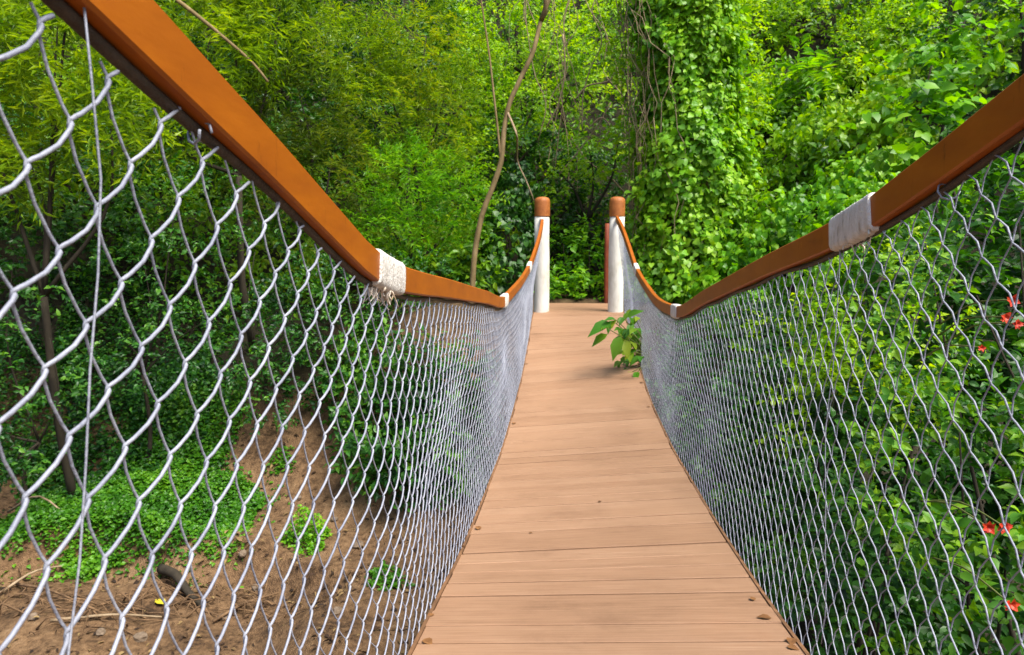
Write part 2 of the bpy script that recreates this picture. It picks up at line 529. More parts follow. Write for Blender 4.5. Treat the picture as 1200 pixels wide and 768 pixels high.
# chain-link fences: every spiral wire its own part
MESH = {-1: (.049, 10, .0026, .62), 1: (.0430, 12, .0017, .8)}      # pitch, rows, wire radius, rear strand
for s, lab in ((-1, 'galvanised chain-link fence under the orange handrail with bare soil behind it'), (1, 'galvanised chain-link fence under the brown handrail with leafy red-flowered shrub behind it')):
    WA, ROWS, WR, RB = MESH[s]
    f = empty('chain_link_fence', (s * .615, 5, .2), lab, 'fence', 'mesh fences of the footbridge')
    hp = np.arange(-8, 2 * ROWS + 8)
    tt = np.array([0, .07, .17, .5, .83, .93])
    T = (hp[:, None] + tt[None]).ravel()                         # in half periods
    up = (np.floor(T).astype(int) % 2) == 0
    pr_ = np.array([-1.03, -.88, -.58, .30, .85, .97]) if s < 0 else np.array([-1.03, -1.0, -.96, -.62, .35, .74])   # each strand runs flat at one end and drops at the other
    uu = np.where(up, 1, -1) * np.tile(pr_, len(hp))
    nn = np.tile(np.array([0, .75, 1, 1.05, 1, .75]), len(hp)) * np.where(up, 1, -1)
    rad = WR * np.where(up, 1.0, RB)                            # the strands behind are the thinner ones
    K = int((9.95 - .15) / WA)
    for k in range(K):
        yc = .15 + WA * (k + .5)
        vv = (T + (k % 2)) / (2 * ROWS)                           # 0 bottom .. 1 top
        y_ = yc + uu * WA * .5
        slope = (rail_p(np.minimum(y_ + .15, 9.9), s)[:, 2] - rail_p(y_ - .15, s)[:, 2]) / .3
        lean = -.95 * np.clip(slope, -.4, .3)                    # the mesh hangs square to the rail
        nz = np.stack([snoise(y_ * 2.1, vv * 5, 1 + s), snoise(y_ * 1.7 + 3, vv * 4, 2 + s), snoise(y_ * 1.3, vv * 3.1, 5 + s)], -1)
        v2 = vv + nz[:, 1] * .020 - (.06 if s < 0 else .03) * (np.minimum(y_, 2.5) - 1.2)
        m = (v2 > -.01) & (v2 < 1.0)
        wob = np.sin(np.pi * np.clip(v2, 0, 1))
        y_ = y_ - lean * (1 - v2) * 1.1 + nz[:, 0] * .020 * wob
        m &= y_ < 9.97
        if m.sum() < 6: continue
        top = rail_p(y_, s)
        zb = deck_z(y_, s) - .075
        zt = top[:, 2] - .044
        z_ = zb + (zt - zb) * v2
        x_ = s * .618 + (top[:, 0] + s * .004 - s * .618) * np.clip(v2, 0, 1) ** 1.6
        x_ = x_ + nz[:, 2] * .022 * wob - s * nn * WR * 1.15
        P = np.stack([x_, y_, z_], -1)[m]
        V, Fs = sweep(P, ring(6 if yc < 3.5 else 4), (1, 0, 0), False, rad[m])
        mesh('wire', V, Fs, M['wire'], f, True)
    for y0 in ([.735, 2.5, 5.62, 8.7] if s < 0 else [2.05, 5.1, 8.2]):   # straight tie wires at the panel seams
        v = np.linspace(-.02, 1.03, 16)
        top = rail_p(np.full(16, y0), s)
        zb = deck_z(np.full(16, y0), s) - .08
        P = np.stack([s * (.618 - .007) + (top[:, 0] - s * .618) * v ** 1.6 + .006 * np.sin(v * 9), y0 + .014 * np.sin(v * 9 + y0) + .006 * np.sin(v * 23) - .16 * (1 - v) * (y0 < 1), zb + (top[:, 2] - .05 - zb) * v], -1)
        tube('tie_wire', P, .0013, M['wire'], f, 6)
    q = np.linspace(.2, 9.95, 80)
    P = np.stack([np.full(80, s * .62), q, deck_z(q, s) - .07], -1)
    tube('bottom_cable', P, .008, M['cable_shade'], f, 6)

# end posts
for s, lab in ((-1, 'white round end post with brown domed cap beside the bare slender tree'), (1, 'white round end post with brown domed cap in front of the ivy column')):
    p = empty('end_post', (s * .5, 10.1, 0), lab, 'post', 'end posts of the footbridge')
    zz = np.array([-.35, .0, .3, .7, 1.0, 1.29])
    P = np.stack([s * .5 + .004 * np.sin(zz * 5 + s), 10.1 + .004 * np.cos(zz * 4), zz], -1)
    V, Fs = sweep(P, ring(20), (0, 1, 0), True, np.array([.108, .105, .102, .101, .1, .099]))
    mesh('shaft', V, Fs, M['post'], p, True)
    prof = [(.104, 1.275), (.105, 1.285), (.105, 1.47), (.100, 1.50), (.083, 1.522), (.05, 1.534), (.012, 1.538)]
    P = np.array([(s * .5, 10.1, z) for r, z in prof])
    V, Fs = sweep(P, ring(20), (0, 1, 0), True, np.array([r for r, z in prof]))
    mesh('cap', V, Fs, M['cap'], p, True)
    tube('rail_bolt', np.array([(s * .5, 9.97, 1.235), (s * .5, 10.03, 1.235)]), .03, M['cloth'], p, 10)
pp = tube('pole', spl([at(711, 357, 11.6) - (0, 0, .4), at(711, 300, 11.6), at(712, 262, 11.6)], 6), .04, M['redpole'], None, 10)
tag(pp, 'thin red-brown pole standing just behind the post by the ivy column', 'pole')


# ------------------------------------------------------------------ leaves
LEAF = {   # outline of one leaf in (side, along, lift); faces
    'blade': (np.array([(0, 0, 0), (-.5, .42, .10), (0, 1, -.10), (.5, .42, .10)]), [(0, 2, 1), (0, 3, 2)]),
    'ovate': (np.array([(0, 0, 0), (-.42, .22, .10), (-.46, .5, .10), (0, 1, -.16), (.46, .5, .10), (.42, .22, .10), (0, .5, .02)]), [(0, 6, 2, 1), (6, 3, 2, 2), (0, 5, 4, 6), (6, 4, 3, 3)]),
    'heart': (np.array([(0, .06, 0), (-.30, -.05, .05), (-.52, .22, .06), (-.36, .62, .04), (0, 1, -.14), (.36, .62, .04), (.52, .22, .06), (.30, -.05, .05), (0, .5, .03)]), [(0, 8, 2, 1), (8, 4, 3, 2), (0, 7, 6, 8), (8, 6, 5, 4)]),
    'lobed': (np.array([(0, 0, 0), (-.55, .12, .02), (-.34, .36, .05), (-.62, .66, -.04), (-.22, .68, .04), (0, 1.05, -.12), (.22, .68, .04), (.62, .66, -.04), (.34, .36, .05), (.55, .12, .02), (0, .45, .05)]),
              [(0, 10, 2, 1), (10, 4, 3, 2), (10, 5, 4, 4), (0, 9, 8, 10), (10, 8, 7, 6), (10, 6, 5, 5)]),
}


def leaf_faces(shape):
    q = [f for f in LEAF[shape][1] if len(set(f)) == 4]
    t = [tuple(dict.fromkeys(f)) for f in LEAF[shape][1] if len(set(f)) == 3]
    return q, t


def leaf_mesh(P, A, Nn, L, W, shape):
    """one mesh of many leaves: base P, axis A, normal Nn, length L, width W"""
    A = nrm(A)
    Sd = nrm(np.cross(A, Nn))
    Nn = np.cross(Sd, A)
    sh = LEAF[shape][0]
    V = (P[:, None] + Sd[:, None] * (sh[None, :, 0:1] * W[:, None, None]) + A[:, None] * (sh[None, :, 1:2] * L[:, None, None]) + Nn[:, None] * (sh[None, :, 2:3] * L[:, None, None]))
    n, k = len(P), len(sh)
    q, t = leaf_faces(shape)
    off = (np.arange(n) * k)[:, None, None]
    Fs = [(off + np.array(f)[None]).reshape(-1, len(f[0])) for f in (q, t) if f]
    return V.reshape(-1, 3), Fs


def rdir(n, rng):
    return nrm(rng.normal(size=(n, 3)))


def sprays(lobes, n, per, L, W, slen, rng, droop=.0, upn=.6, inner=.6, hang=False, front=.5, jit=.35, flat=.5, gaps=-9.0):
    """leaf bases, axes, normals, sizes on the shells of ellipsoid lobes"""
    C = np.array([l[0] for l in lobes], float)
    Rr = np.array([np.broadcast_to(l[1], 3) for l in lobes], float)
    wgt = (Rr[:, 0] * Rr[:, 2] + Rr[:, 1] * Rr[:, 2])
    idx = rng.choice(len(lobes), n, p=wgt / wgt.sum())
    d = rdir(n, rng)
    flip = (d[:, 1] > .25) & (rng.random(n) < front)              # most sprays on the side of the gully
    d[flip, 1] *= -1
    lump = 1 + .34 * snoise(d[:, 0] * 3 + idx, d[:, 2] * 3 + d[:, 1] * 2, 1.7) + .10 * snoise(d[:, 0] * 8, d[:, 2] * 8 + idx, .3)
    r = (inner + (1 - inner) * np.sqrt(rng.random(n))) * lump
    base = C[idx] + Rr[idx] * d * r[:, None]
    if gaps > -5:                                                  # open pockets between the twigs
        g_ = np.sin(base[:, 0] * 7 + 2 * np.sin(base[:, 2] * 5)) + np.sin(base[:, 2] * 8 + 2 * np.sin(base[:, 1] * 5)) + np.sin(base[:, 1] * 7.5 + 2 * np.sin(base[:, 0] * 6))
        kp = g_ > gaps
        base, d, idx, n = base[kp], d[kp], idx[kp], int(kp.sum())
    out = nrm(d / Rr[idx])
    sdir = nrm(out * .8 + rdir(n, rng) * .55 + np.array([0, 0, .25 - droop]))
    t = (np.arange(per) + .5) / per
    sl = slen * rng.uniform(.6, 1.25, n)
    P = base[:, None] + sdir[:, None] * (t[None, :, None] * sl[:, None, None])
    P = P + np.array([0, 0, -1.0]) * (droop * .5 * (t ** 2)[None, :, None] * sl[:, None, None])
    sidev = nrm(np.cross(sdir, nrm(np.array([0, 0, 1.0]) + rng.normal(size=(n, 3)) * .35)))
    sgn = np.where(np.arange(per) % 2 == 0, 1, -1)
    A = sdir[:, None] * .55 + sidev[:, None] * (sgn[None, :, None] * .8) + rng.normal(size=(n, per, 3)) * jit
    Nn = out[:, None] * (1 - upn) + np.array([0, 0, upn]) + rng.normal(size=(n, per, 3)) * flat * .6
    if hang:
        A = out[:, None] * .45 + np.array([0, 0, -.8]) + rng.normal(size=(n, per, 3)) * jit
        Nn = out[:, None] * .8 + np.array([0, -.1, .35]) + rng.normal(size=(n, per, 3)) * flat * .6
    sz = rng.uniform(.6, 1.25, (n, per))
    P, A, Nn, sz = P.reshape(-1, 3), A.reshape(-1, 3), Nn.reshape(-1, 3), sz.ravel()
    ok = P[:, 2] > ground(P[:, 0], P[:, 1]) + .01
    ok &= ~((np.abs(P[:, 0]) < .72) & (P[:, 1] < 11.2))           # nothing grows through the bridge
    ok &= carve(P)
    return P[ok], nrm(A[ok]), nrm(Nn[ok]), L * sz[ok], W * sz[ok] * rng.uniform(.85, 1.15, ok.sum())


CREV = []                                                          # hollows between the mounds where no leaf grows


def carve(P):
    ok = np.ones(len(P), bool)
    for c, r in CREV:
        q = (P - c) / np.array([1.25, 1.5, .75])
        ok &= (q ** 2).sum(1) > r * r * (1 + .5 * snoise(P[:, 0] * 4, P[:, 2] * 4, r))
    return ok


PROTO = {}


def leaf_objects(root, P, A, Nn, L, W, shape, mat, name='leaf'):
    key = (shape, mat.name)
    if key not in PROTO:
        q, t = leaf_faces(shape)
        me = bpy.data.meshes.new('leaf')
        me.from_pydata([tuple(v) for v in LEAF[shape][0]], [], q + t)
        me.shade_smooth()
        me.materials.append(mat)
        PROTO[key] = me
    A = nrm(A)
    Sd = nrm(np.cross(A, Nn))
    Nn = np.cross(Sd, A)
    for p, a_, s_, n_, l_, w_ in zip(P, A, Sd, Nn, L, W):
        o = bpy.data.objects.new(name, PROTO[key])
        COL.objects.link(o)
        o.parent = root
        m = Matrix(((s_[0] * w_, a_[0] * l_, n_[0] * l_, p[0] - root.location[0]), (s_[1] * w_, a_[1] * l_, n_[1] * l_, p[1] - root.location[1]), (s_[2] * w_, a_[2] * l_, n_[2] * l_, p[2] - root.location[2]), (0, 0, 0, 1)))
        o.matrix_local = m


def nearest(P, k):
    """the k leaf bases that show largest: nearest, in front of the others"""
    d = np.linalg.norm(P - CAM, axis=1)
    v = P - CAM
    f = v @ _F
    u = 600 + FOC * (v @ _R) / f
    vv = 384 - FOC * (v @ _U) / f
    seen = (u > -20) & (u < 1220) & (vv > -20) & (vv < 790)
    return np.argsort(d + np.where(seen, 0, 100))[:k]


STYLE = {  # leaf shape, material, length, width, leaves per spray, spray length, leaf density per m2 of lobe, options
    'feather': ('blade', 'feather', .105, .020, 13, .36, 150, dict(droop=.35, upn=.5, inner=.45, jit=.3)),
    'bamboo': ('blade', 'bamboo', .15, .026, 9, .34, 95, dict(droop=.6, upn=.4, inner=.45, jit=.4)),
    'dark': ('ovate', 'dark', .12, .062, 8, .34, 75, dict(droop=.2, upn=.6, inner=.6)),
    'mid': ('ovate', 'mid', .11, .056, 8, .34, 80, dict(droop=.25, upn=.6, inner=.55)),
    'small': ('ovate', 'mid', .075, .04, 9, .28, 110, dict(droop=.2, upn=.6, inner=.6)),
    'round': ('heart', 'dark', .095, .085, 6, .22, 95, dict(hang=True, inner=.8, flat=.6)),
    'bright': ('ovate', 'bright', .115, .06, 8, .32, 80, dict(droop=.2, upn=.65, inner=.6)),
    'lime': ('ovate', 'lime', .09, .05, 8, .32, 90, dict(droop=.2, upn=.6, inner=.55)),
    'vine': ('heart', 'bright', .12, .105, 5, .24, 85, dict(hang=True, inner=.86, flat=.7)),
    'limevine': ('heart', 'lime', .105, .09, 5, .24, 95, dict(hang=True, inner=.84, flat=.75)),
    'fern': ('blade', 'bright', .26, .055, 14, .85, 26, dict(droop=.7, upn=.75, inner=.75, jit=.12)),
    'shrub': ('ovate', 'shrub', .058, .032, 8, .17, 210, dict(droop=.1, upn=.55, inner=.62)),
    'big': ('heart', 'mid', .105, .075, 6, .26, 90, dict(droop=.2, upn=.55, inner=.6)),
}


def plant(name, label, cat, base, lobes, style, group=None, dens=1.0, trunk=None, bark='barkdark', leaves=0, seed=0, mat=None, trad=.06, gaps=-9.0):
    """trunk and limbs, then a crown of leaf sprays; LEAVES: how many of the nearest leaves are objects of their own"""
    rng = np.random.default_rng(seed + 100)
    base = np.array(base, float)
    base[2] = float(ground(base[0], base[1])) - .05
    root = empty(name, tuple(base), label, cat, group)
    sh, mt, L, W, per, slen, den, opt = STYLE[style]
    mt = LM[mat or mt]
    area = sum(4 * np.prod(np.broadcast_to(l[1], 3)) ** (2 / 3) * np.pi for l in lobes)
    n = int(area * den * dens / per * 3.2)
    P, A, Nn, Ls, Ws = sprays(lobes, n, per, L, W, slen, rng, gaps=gaps, **opt)
    if leaves:
        pick = nearest(P, leaves)
        leaf_objects(root, P[pick], A[pick], Nn[pick], Ls[pick], Ws[pick], sh, mt)
        rest = np.ones(len(P), bool)
        rest[pick] = False
        P, A, Nn, Ls, Ws = P[rest], A[rest], Nn[rest], Ls[rest], Ws[rest]
    V, Fs = leaf_mesh(P, A, Nn, Ls, Ws, sh)
    cr = mesh('crown' if 'tree' in name else 'foliage', V, Fs, mt, root)
    tag(cr, kind='stuff')
    if trunk is not False:
        c0 = np.mean([l[0] for l in lobes], axis=0)
        mid = base + (c0 - base) * .55 + rng.normal(0, .12, 3)
        tube('trunk' if 'tree' in name else 'stem', spl([base, base + (mid - base) * .5 + rng.normal(0, .08, 3), mid], 8), np.linspace(trad, trad * .7, 8), M[bark], root)
        for c, r in lobes[:7]:
            c = np.array(c)
            e_ = c + np.array([0, 0, 1]) * np.broadcast_to(r, 3)[2] * .5
            tube('limb', spl([mid, mid + (c - mid) * .6 + rng.normal(0, .12, 3), e_], 8), np.linspace(trad * .55, trad * .12, 8), M[bark], root, 5)
    return root


def lob(*a):
    """lobes from (u, v, y, rx, ry, rz)"""
    out = []
    for u, v, y, rx, ry, rz in a:
        k = 1.0
        yy_ = np.arange(2.5, y + .01, .05)                         # a lobe that would sit inside the hillside stands on it instead
        p = np.array([at(u, v, q) for q in yy_])
        under = p[:, 2] < ground(p[:, 0], p[:, 1])
        if under.any() and y > 8:
            yh = yy_[np.argmax(under)] - .55 * ry
            k, y = yh / y, yh
        out.append((at(u, v, y), (rx * k, ry * k, rz * k)))
    return out


for u_, v_, y_, r_ in ((930, 62, 15.5, .75), (872, 180, 12.6, .45), (1165, 65, 10.5, .8), (1085, 125, 12, .5), (700, 130, 13.5, .6), (720, 60, 13.5, .5), (905, 325, 11.4, .35), (1010, 120, 14, .35), (245, 320, 9.4, .5), (110, 380, 8.6, .4), (30, 440, 8.2, .35), (330, 290, 11, .5), (560, 120, 13, .3)):
    c_, q_ = lob((u_, v_, y_, r_, r_, r_))[0]
    CREV.append((c_, q_[0]))

# ------------------------------------------------------------------ left bank
T1 = 'trees on the far bank'
plant('feathery_tree', 'yellow-green feathery tree standing next to the slender bare tree', 'tree', at(495, 300, 12.6), lob((500, 70, 12.6, .85, .8, .75), (455, 130, 12.3, .8, .7, .7), (520, 140, 12.4, .5, .6, .6), (430, 60, 12.8, .7, .7, .6)), 'feather', T1, 1.0, seed=1)
plant('feathery_tree', 'olive feathery tree right above the white-wrapped rail joint', 'tree', at(400, 320, 11.6), lob((390, 210, 11.4, .75, .6, .7), (350, 130, 11.6, .75, .7, .7), (320, 200, 11.2, .6, .6, .6)), 'feather', T1, 1.0, seed=2, mat='olive')
plant('feathery_tree', 'fine-leaved green tree drooping over the rail below the yellow-green one', 'tree', at(480, 330, 11.8), lob((480, 215, 11.7, .75, .6, .6), (540, 235, 11.9, .4, .5, .6), (455, 270, 11.4, .55, .5, .45)), 'feather', T1, 1.0, seed=3, mat='bright')
plant('lance_leaved_tree', 'bright narrow-leaved tree above the fence, brown branch leaning out of it', 'tree', at(290, 250, 10.8), lob((250, 60, 10.4, .8, .7, .7), (330, 30, 11, .8, .7, .6), (300, -60, 11, 1, .8, .8), (210, 130, 10.2, .6, .6, .6)), 'bamboo', T1, 1.1, seed=4)
plant('lance_leaved_tree', 'bright narrow-leaved tree behind the top of the mesh at the picture edge', 'tree', at(60, 260, 8.8), lob((70, 60, 8.6, .9, .7, .6), (130, 130, 8.5, .6, .5, .5), (-20, 130, 8.6, .7, .6, .6), (90, -40, 9, 1, .8, .7), (30, 190, 8.4, .5, .5, .35)), 'bamboo', T1, 1.15, seed=5)
SG = 'dark shrubs behind the mesh above the soil'
plant('broadleaf_shrub', 'dark shrub behind the mesh at the picture edge with leaf highlights put in as pale leaves', 'shrub', at(30, 560, 8.6), lob((20, 330, 8.6, .7, .6, .7), (60, 420, 8.3, .55, .5, .5), (-30, 470, 8.2, .5, .5, .5), (40, 520, 8.2, .5, .4, .35)), 'small', SG, .9, leaves=220, seed=6, mat='shade', gaps=-.5, trad=.032)
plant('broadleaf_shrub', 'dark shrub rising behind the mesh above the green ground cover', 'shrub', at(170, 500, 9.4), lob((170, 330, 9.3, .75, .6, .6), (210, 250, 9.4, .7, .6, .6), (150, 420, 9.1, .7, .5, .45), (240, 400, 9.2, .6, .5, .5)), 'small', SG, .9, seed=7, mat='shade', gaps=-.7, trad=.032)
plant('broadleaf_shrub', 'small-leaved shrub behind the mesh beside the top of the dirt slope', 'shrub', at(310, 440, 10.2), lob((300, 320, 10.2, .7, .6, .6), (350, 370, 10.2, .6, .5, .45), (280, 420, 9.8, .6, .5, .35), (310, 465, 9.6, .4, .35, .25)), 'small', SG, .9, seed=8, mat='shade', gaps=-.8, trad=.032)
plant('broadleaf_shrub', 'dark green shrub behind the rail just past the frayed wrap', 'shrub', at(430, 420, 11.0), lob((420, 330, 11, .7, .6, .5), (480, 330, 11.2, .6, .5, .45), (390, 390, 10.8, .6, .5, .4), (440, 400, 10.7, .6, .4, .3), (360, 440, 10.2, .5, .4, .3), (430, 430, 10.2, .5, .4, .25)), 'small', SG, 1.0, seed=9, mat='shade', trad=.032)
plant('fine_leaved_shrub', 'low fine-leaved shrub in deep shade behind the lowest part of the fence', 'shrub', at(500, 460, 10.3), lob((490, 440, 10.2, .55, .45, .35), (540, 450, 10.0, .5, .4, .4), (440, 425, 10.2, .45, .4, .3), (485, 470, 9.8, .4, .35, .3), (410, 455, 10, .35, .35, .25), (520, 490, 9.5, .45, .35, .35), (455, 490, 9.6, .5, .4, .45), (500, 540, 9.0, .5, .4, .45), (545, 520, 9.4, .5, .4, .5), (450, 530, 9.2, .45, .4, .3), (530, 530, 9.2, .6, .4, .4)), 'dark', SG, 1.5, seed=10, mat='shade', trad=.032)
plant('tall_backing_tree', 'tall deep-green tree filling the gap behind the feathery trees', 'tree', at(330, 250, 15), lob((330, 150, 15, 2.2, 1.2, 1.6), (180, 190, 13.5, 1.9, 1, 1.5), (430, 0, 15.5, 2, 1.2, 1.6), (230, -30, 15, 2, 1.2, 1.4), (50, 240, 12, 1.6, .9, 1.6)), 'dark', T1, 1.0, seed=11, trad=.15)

# ------------------------------------------------------------------ middle, behind the posts
plant('round_leaf_bush', 'dense dark mound of rounded leaves behind the white post by the slender tree', 'bush', at(590, 340, 12.2), lob((595, 285, 12.3, .42, .4, .62), (575, 320, 12, .5, .4, .4), (610, 225, 12.6, .3, .3, .35)), 'round', None, 1.2, leaves=260, seed=12)
plant('leafy_bush', 'low bright bush at the foot of the slender tree behind the rail', 'bush', at(540, 340, 12.0), lob((530, 320, 12, .4, .3, .25), (565, 330, 11.9, .25, .25, .2)), 'bright', None, 1.0, seed=13)
MG = 'bushes at the end of the walkway'
plant('leafy_bush', 'low bright green bush between the two white posts', 'bush', at(672, 350, 12.6), lob((660, 345, 11.95, .3, .25, .22), (690, 345, 11.95, .3, .25, .25), (706, 325, 12.2, .25, .25, .25), (668, 335, 12.3, .35, .3, .28), (690, 300, 12.6, .4, .35, .4), (660, 300, 12.9, .35, .3, .4)), 'bright', MG, 1.0, leaves=220, seed=14)
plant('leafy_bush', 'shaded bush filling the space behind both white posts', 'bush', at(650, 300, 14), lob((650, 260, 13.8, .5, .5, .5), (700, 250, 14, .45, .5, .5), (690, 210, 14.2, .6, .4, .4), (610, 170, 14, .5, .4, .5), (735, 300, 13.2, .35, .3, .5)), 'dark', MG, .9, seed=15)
plant('lime_tree', 'lime-green sapling behind the slender tree stem', 'tree', at(600, 250, 14.5), lob((560, 80, 14.5, .5, .5, .6), (650, 60, 14.6, .6, .5, .6), (610, 130, 14.2, .5, .5, .5), (680, 95, 14.8, .45, .4, .4), (560, 190, 13.6, .45, .4, .4), (540, 270, 13.2, .4, .4, .35)), 'lime', T1, 1.0, seed=16)
plant('lime_tree', 'small lime-green tree beside the ivy column above its white post', 'tree', at(700, 240, 13), lob((690, 185, 13.0, .35, .3, .32), (725, 175, 12.9, .25, .3, .45), (660, 215, 13.3, .35, .3, .22)), 'lime', T1, .75, seed=17)
plant('tall_backing_tree', 'tall shaded tree behind the slender stem and the dark hollow', 'tree', at(640, 200, 18), lob((600, 40, 18, 1.5, 1, 1.8), (700, -30, 18.5, 1.5, 1, 1.2), (550, 200, 16, 1, .8, 1.2), (640, 190, 18, 1, .6, .8)), 'mid', T1, .55, seed=18, trad=.14)
plant('leafy_tree', 'lime spreading tree above the dark hollow between the posts', 'tree', at(680, 120, 17), lob((650, 20, 16.5, .9, .7, .6), (590, 50, 16.3, .7, .6, .6), (720, 30, 16.6, .6, .6, .5), (620, 110, 16, .5, .5, .35), (530, 30, 16, .6, .6, .6)), 'lime', T1, .9, seed=37, trad=.08)
# slender bare tree
r_ = empty('slender_tree', tuple(at(553, 345, 11.05)), 'slender leaning tree with bare curved pale trunk forking low down', 'tree')
tube('trunk', spl([at(553, 350, 11.05), at(555, 310, 11.05), at(564, 255, 11.05), at(580, 212, 11.05), at(588, 185, 11.05), at(590, 158, 11.05), at(595, 128, 11.10), at(609, 94, 11.15), at(625, 60, 11.15), at(634, 24, 11.25), at(648, -10, 11.25), at(675, -70, 11.35)], 40), np.linspace(.045, .028, 40), M['bark'], r_, 9)
tube('limb', spl([at(587, 190, 11.05), at(583, 150, 11.00), at(579, 115, 10.95), at(574, 70, 10.95), at(566, 15, 10.95), at(556, -50, 10.95)], 24), np.linspace(.018, .010, 24), M['bark'], r_, 7)
tube('limb', spl([at(634, 24, 11.25), at(640, 8, 11.15), at(636, -25, 11.15), at(640, -70, 11.05)], 10), np.linspace(.04, .025, 10), M['bark'], r_, 7)
tube('limb', spl([at(594, 130, 11.10), at(606, 160, 10.85), at(606, 188, 12), at(618, 215, 12), at(626, 236, 12)], 14), np.linspace(.018, .010, 14), M['vine'], r_, 5)
# hanging lianas in the dark hollow
r_ = empty('liana_tangle', tuple(at(690, 230, 13.6)), 'tangle of thin pale bare lianas hanging in the dark hollow between the posts', 'vines')
rg = random.Random(12)
for n in range(20):
    u0 = rg.uniform(612, 752); yd = rg.uniform(12.8, 15); v1 = rg.uniform(120, 240); u1 = u0 + rg.uniform(-55, 55)
    pts = [(u0 + (u1 - u0) * q / 6 + rg.uniform(-11, 11), -60 + (v1 + 60) * q / 6) for q in range(7)]
    tube('vine', spl([at(u, v, yd - .1 * math.sin(q)) for q, (u, v) in enumerate(pts)], 22), rg.uniform(.004, .010), M['vine'], r_, 5)
for pts in ([(655, 205), (680, 175), (705, 140), (716, 120)], [(690, 150), (705, 138), (715, 150), (700, 170)], [(735, 230), (712, 205), (690, 190), (668, 160)], [(672, 120), (690, 100), (712, 96), (730, 60)], [(640, 150), (655, 120), (662, 80), (660, 40)]):
    tube('vine', spl([at(u, v, 13.4) for u, v in pts], 12), .014, M['vine'], r_, 5)


# ivy column
def ivy_column():
    rng = np.random.default_rng(55)
    y0 = 12.0
    foot = at(800, 365, y0)
    foot[2] = float(ground(foot[0], foot[1]))
    root = empty('ivy_covered_tree', tuple(foot), 'tall tree trunk completely wrapped in hanging heart-shaped ivy', 'tree')
    ax = spl([foot - (0, 0, .1), at(806, 250, y0), at(808, 120, y0), at(800, 0, y0), at(800, -120, y0)], 30)
    tube('trunk', ax, np.linspace(.42, .32, 30), M['bark'], root, 12)
    n = 30000
    h = rng.random(n)
    hi = h * 29
    i0 = np.clip(hi.astype(int), 0, 28)
    c = ax[i0] + (ax[i0 + 1] - ax[i0]) * (hi - i0)[:, None]
    th = rng.uniform(0, 2 * np.pi, n)
    hz = c[:, 2]
    R = .72 + .16 * snoise(th * 2, hz * 1.4, .4) + .08 * snoise(th * 5, hz * 4, 2.) + .20 * np.clip((2.0 - hz) / 3, -.4, 1)
    R *= 1 + .30 * rng.random(n) ** 4 - .2 * rng.random(n) ** 2
    hole = snoise(th * 2.2 + 4, hz * 1.1, 3.3) > .78
    keep = ~hole | (rng.random(n) < .25)
    o = np.stack([np.cos(th), np.sin(th), np.zeros(n)], -1)
    P = (c + o * R[:, None])[keep]
    o = o[keep]
    n = len(P)
    A = nrm(o * .55 + np.array([0, 0, -.6]) + rng.normal(size=(n, 3)) * .5)
    Nn = nrm(o * .8 + np.array([0, 0, .45]) + rng.normal(size=(n, 3)) * .38)
    L = rng.uniform(.055, .12, n); W = L * rng.uniform(.8, 1, n)
    pick = nearest(P, 300)
    leaf_objects(root, P[pick], A[pick], Nn[pick], L[pick], W[pick], 'heart', LM['ivy'])
    m = np.ones(n, bool); m[pick] = False
    V, Fs = leaf_mesh(P[m], A[m], Nn[m], L[m], W[m], 'heart')
    tag(mesh('foliage', V, Fs, LM['ivy'], root), kind='stuff')
    for k in range(34):                                            # dry hanging stems on the trunk
        t0 = rng.uniform(3.2, 4.0)
        h0 = rng.uniform(.45, 1.0); h1 = h0 - rng.uniform(.2, .5)
        hs = np.linspace(h0, max(h1, .1), 10)
        i1 = np.clip((hs * 29).astype(int), 0, 28)
        rr = .84 + rng.normal(0, .04, 10) + .12 * rng.random()
        ta = t0 + np.cumsum(rng.normal(0, .11, 10))
        tube('vine', ax[i1] + np.stack([np.cos(ta) * rr, np.sin(ta) * rr, np.zeros(10)], -1), rng.uniform(.003, .006), M['vine'], root, 4)


ivy_column()

# ------------------------------------------------------------------ right slope
RG = 'vine-covered mounds on the slope'
plant('vine_thicket', 'bright vine-smothered mound right of the ivy column above the rail', 'thicket', at(960, 330, 12.2), lob((960, 270, 12, .95, .7, .6), (900, 300, 12, .7, .6, .5), (1020, 240, 12.4, .8, .7, .6), (870, 340, 11.6, .6, .5, .45)), 'limevine', RG, 1.1, leaves=240, seed=20, mat='bright')
plant('vine_thicket', 'yellow-green vine mound higher up the slope in full light', 'thicket', at(1010, 220, 14), lob((1000, 170, 14, .95, .8, .6), (1070, 140, 14.2, .9, .7, .6), (950, 190, 13.6, .6, .6, .5), (1060, 215, 13.4, .8, .6, .5)), 'limevine', RG, 1.1, seed=21)
plant('vine_thicket', 'yellow-green creeper hanging beside the ivy column', 'thicket', at(870, 330, 13), lob((862, 250, 12.3, .35, .4, .7), (865, 130, 12.6, .4, .4, .8), (850, 30, 12.6, .5, .4, .7), (880, 320, 12.2, .45, .4, .4), (740, 60, 12.2, .28, .3, .6), (745, 170, 12, .22, .25, .5)), 'lime', RG, .9, seed=22)
plant('fern_shrub', 'large-fronded green shrub halfway up the slope beneath a dark gap', 'shrub', at(920, 180, 15.5), lob((910, 120, 15.4, .85, .7, .5), (960, 100, 15.4, .8, .7, .5), (890, 170, 15, .5, .5, .5)), 'fern', None, 2.2, seed=23)
plant('leafy_tree', 'bright leafy tree at the top of the slope over the fern-like shrub', 'tree', at(900, 80, 18), lob((880, 40, 17.8, 1.1, .9, .7), (960, 20, 18, 1.1, .9, .6), (1030, 60, 17.5, 1, .8, .7), (940, -50, 18.5, 1.6, 1, .8)), 'lime', T1, .9, seed=24, trad=.12)
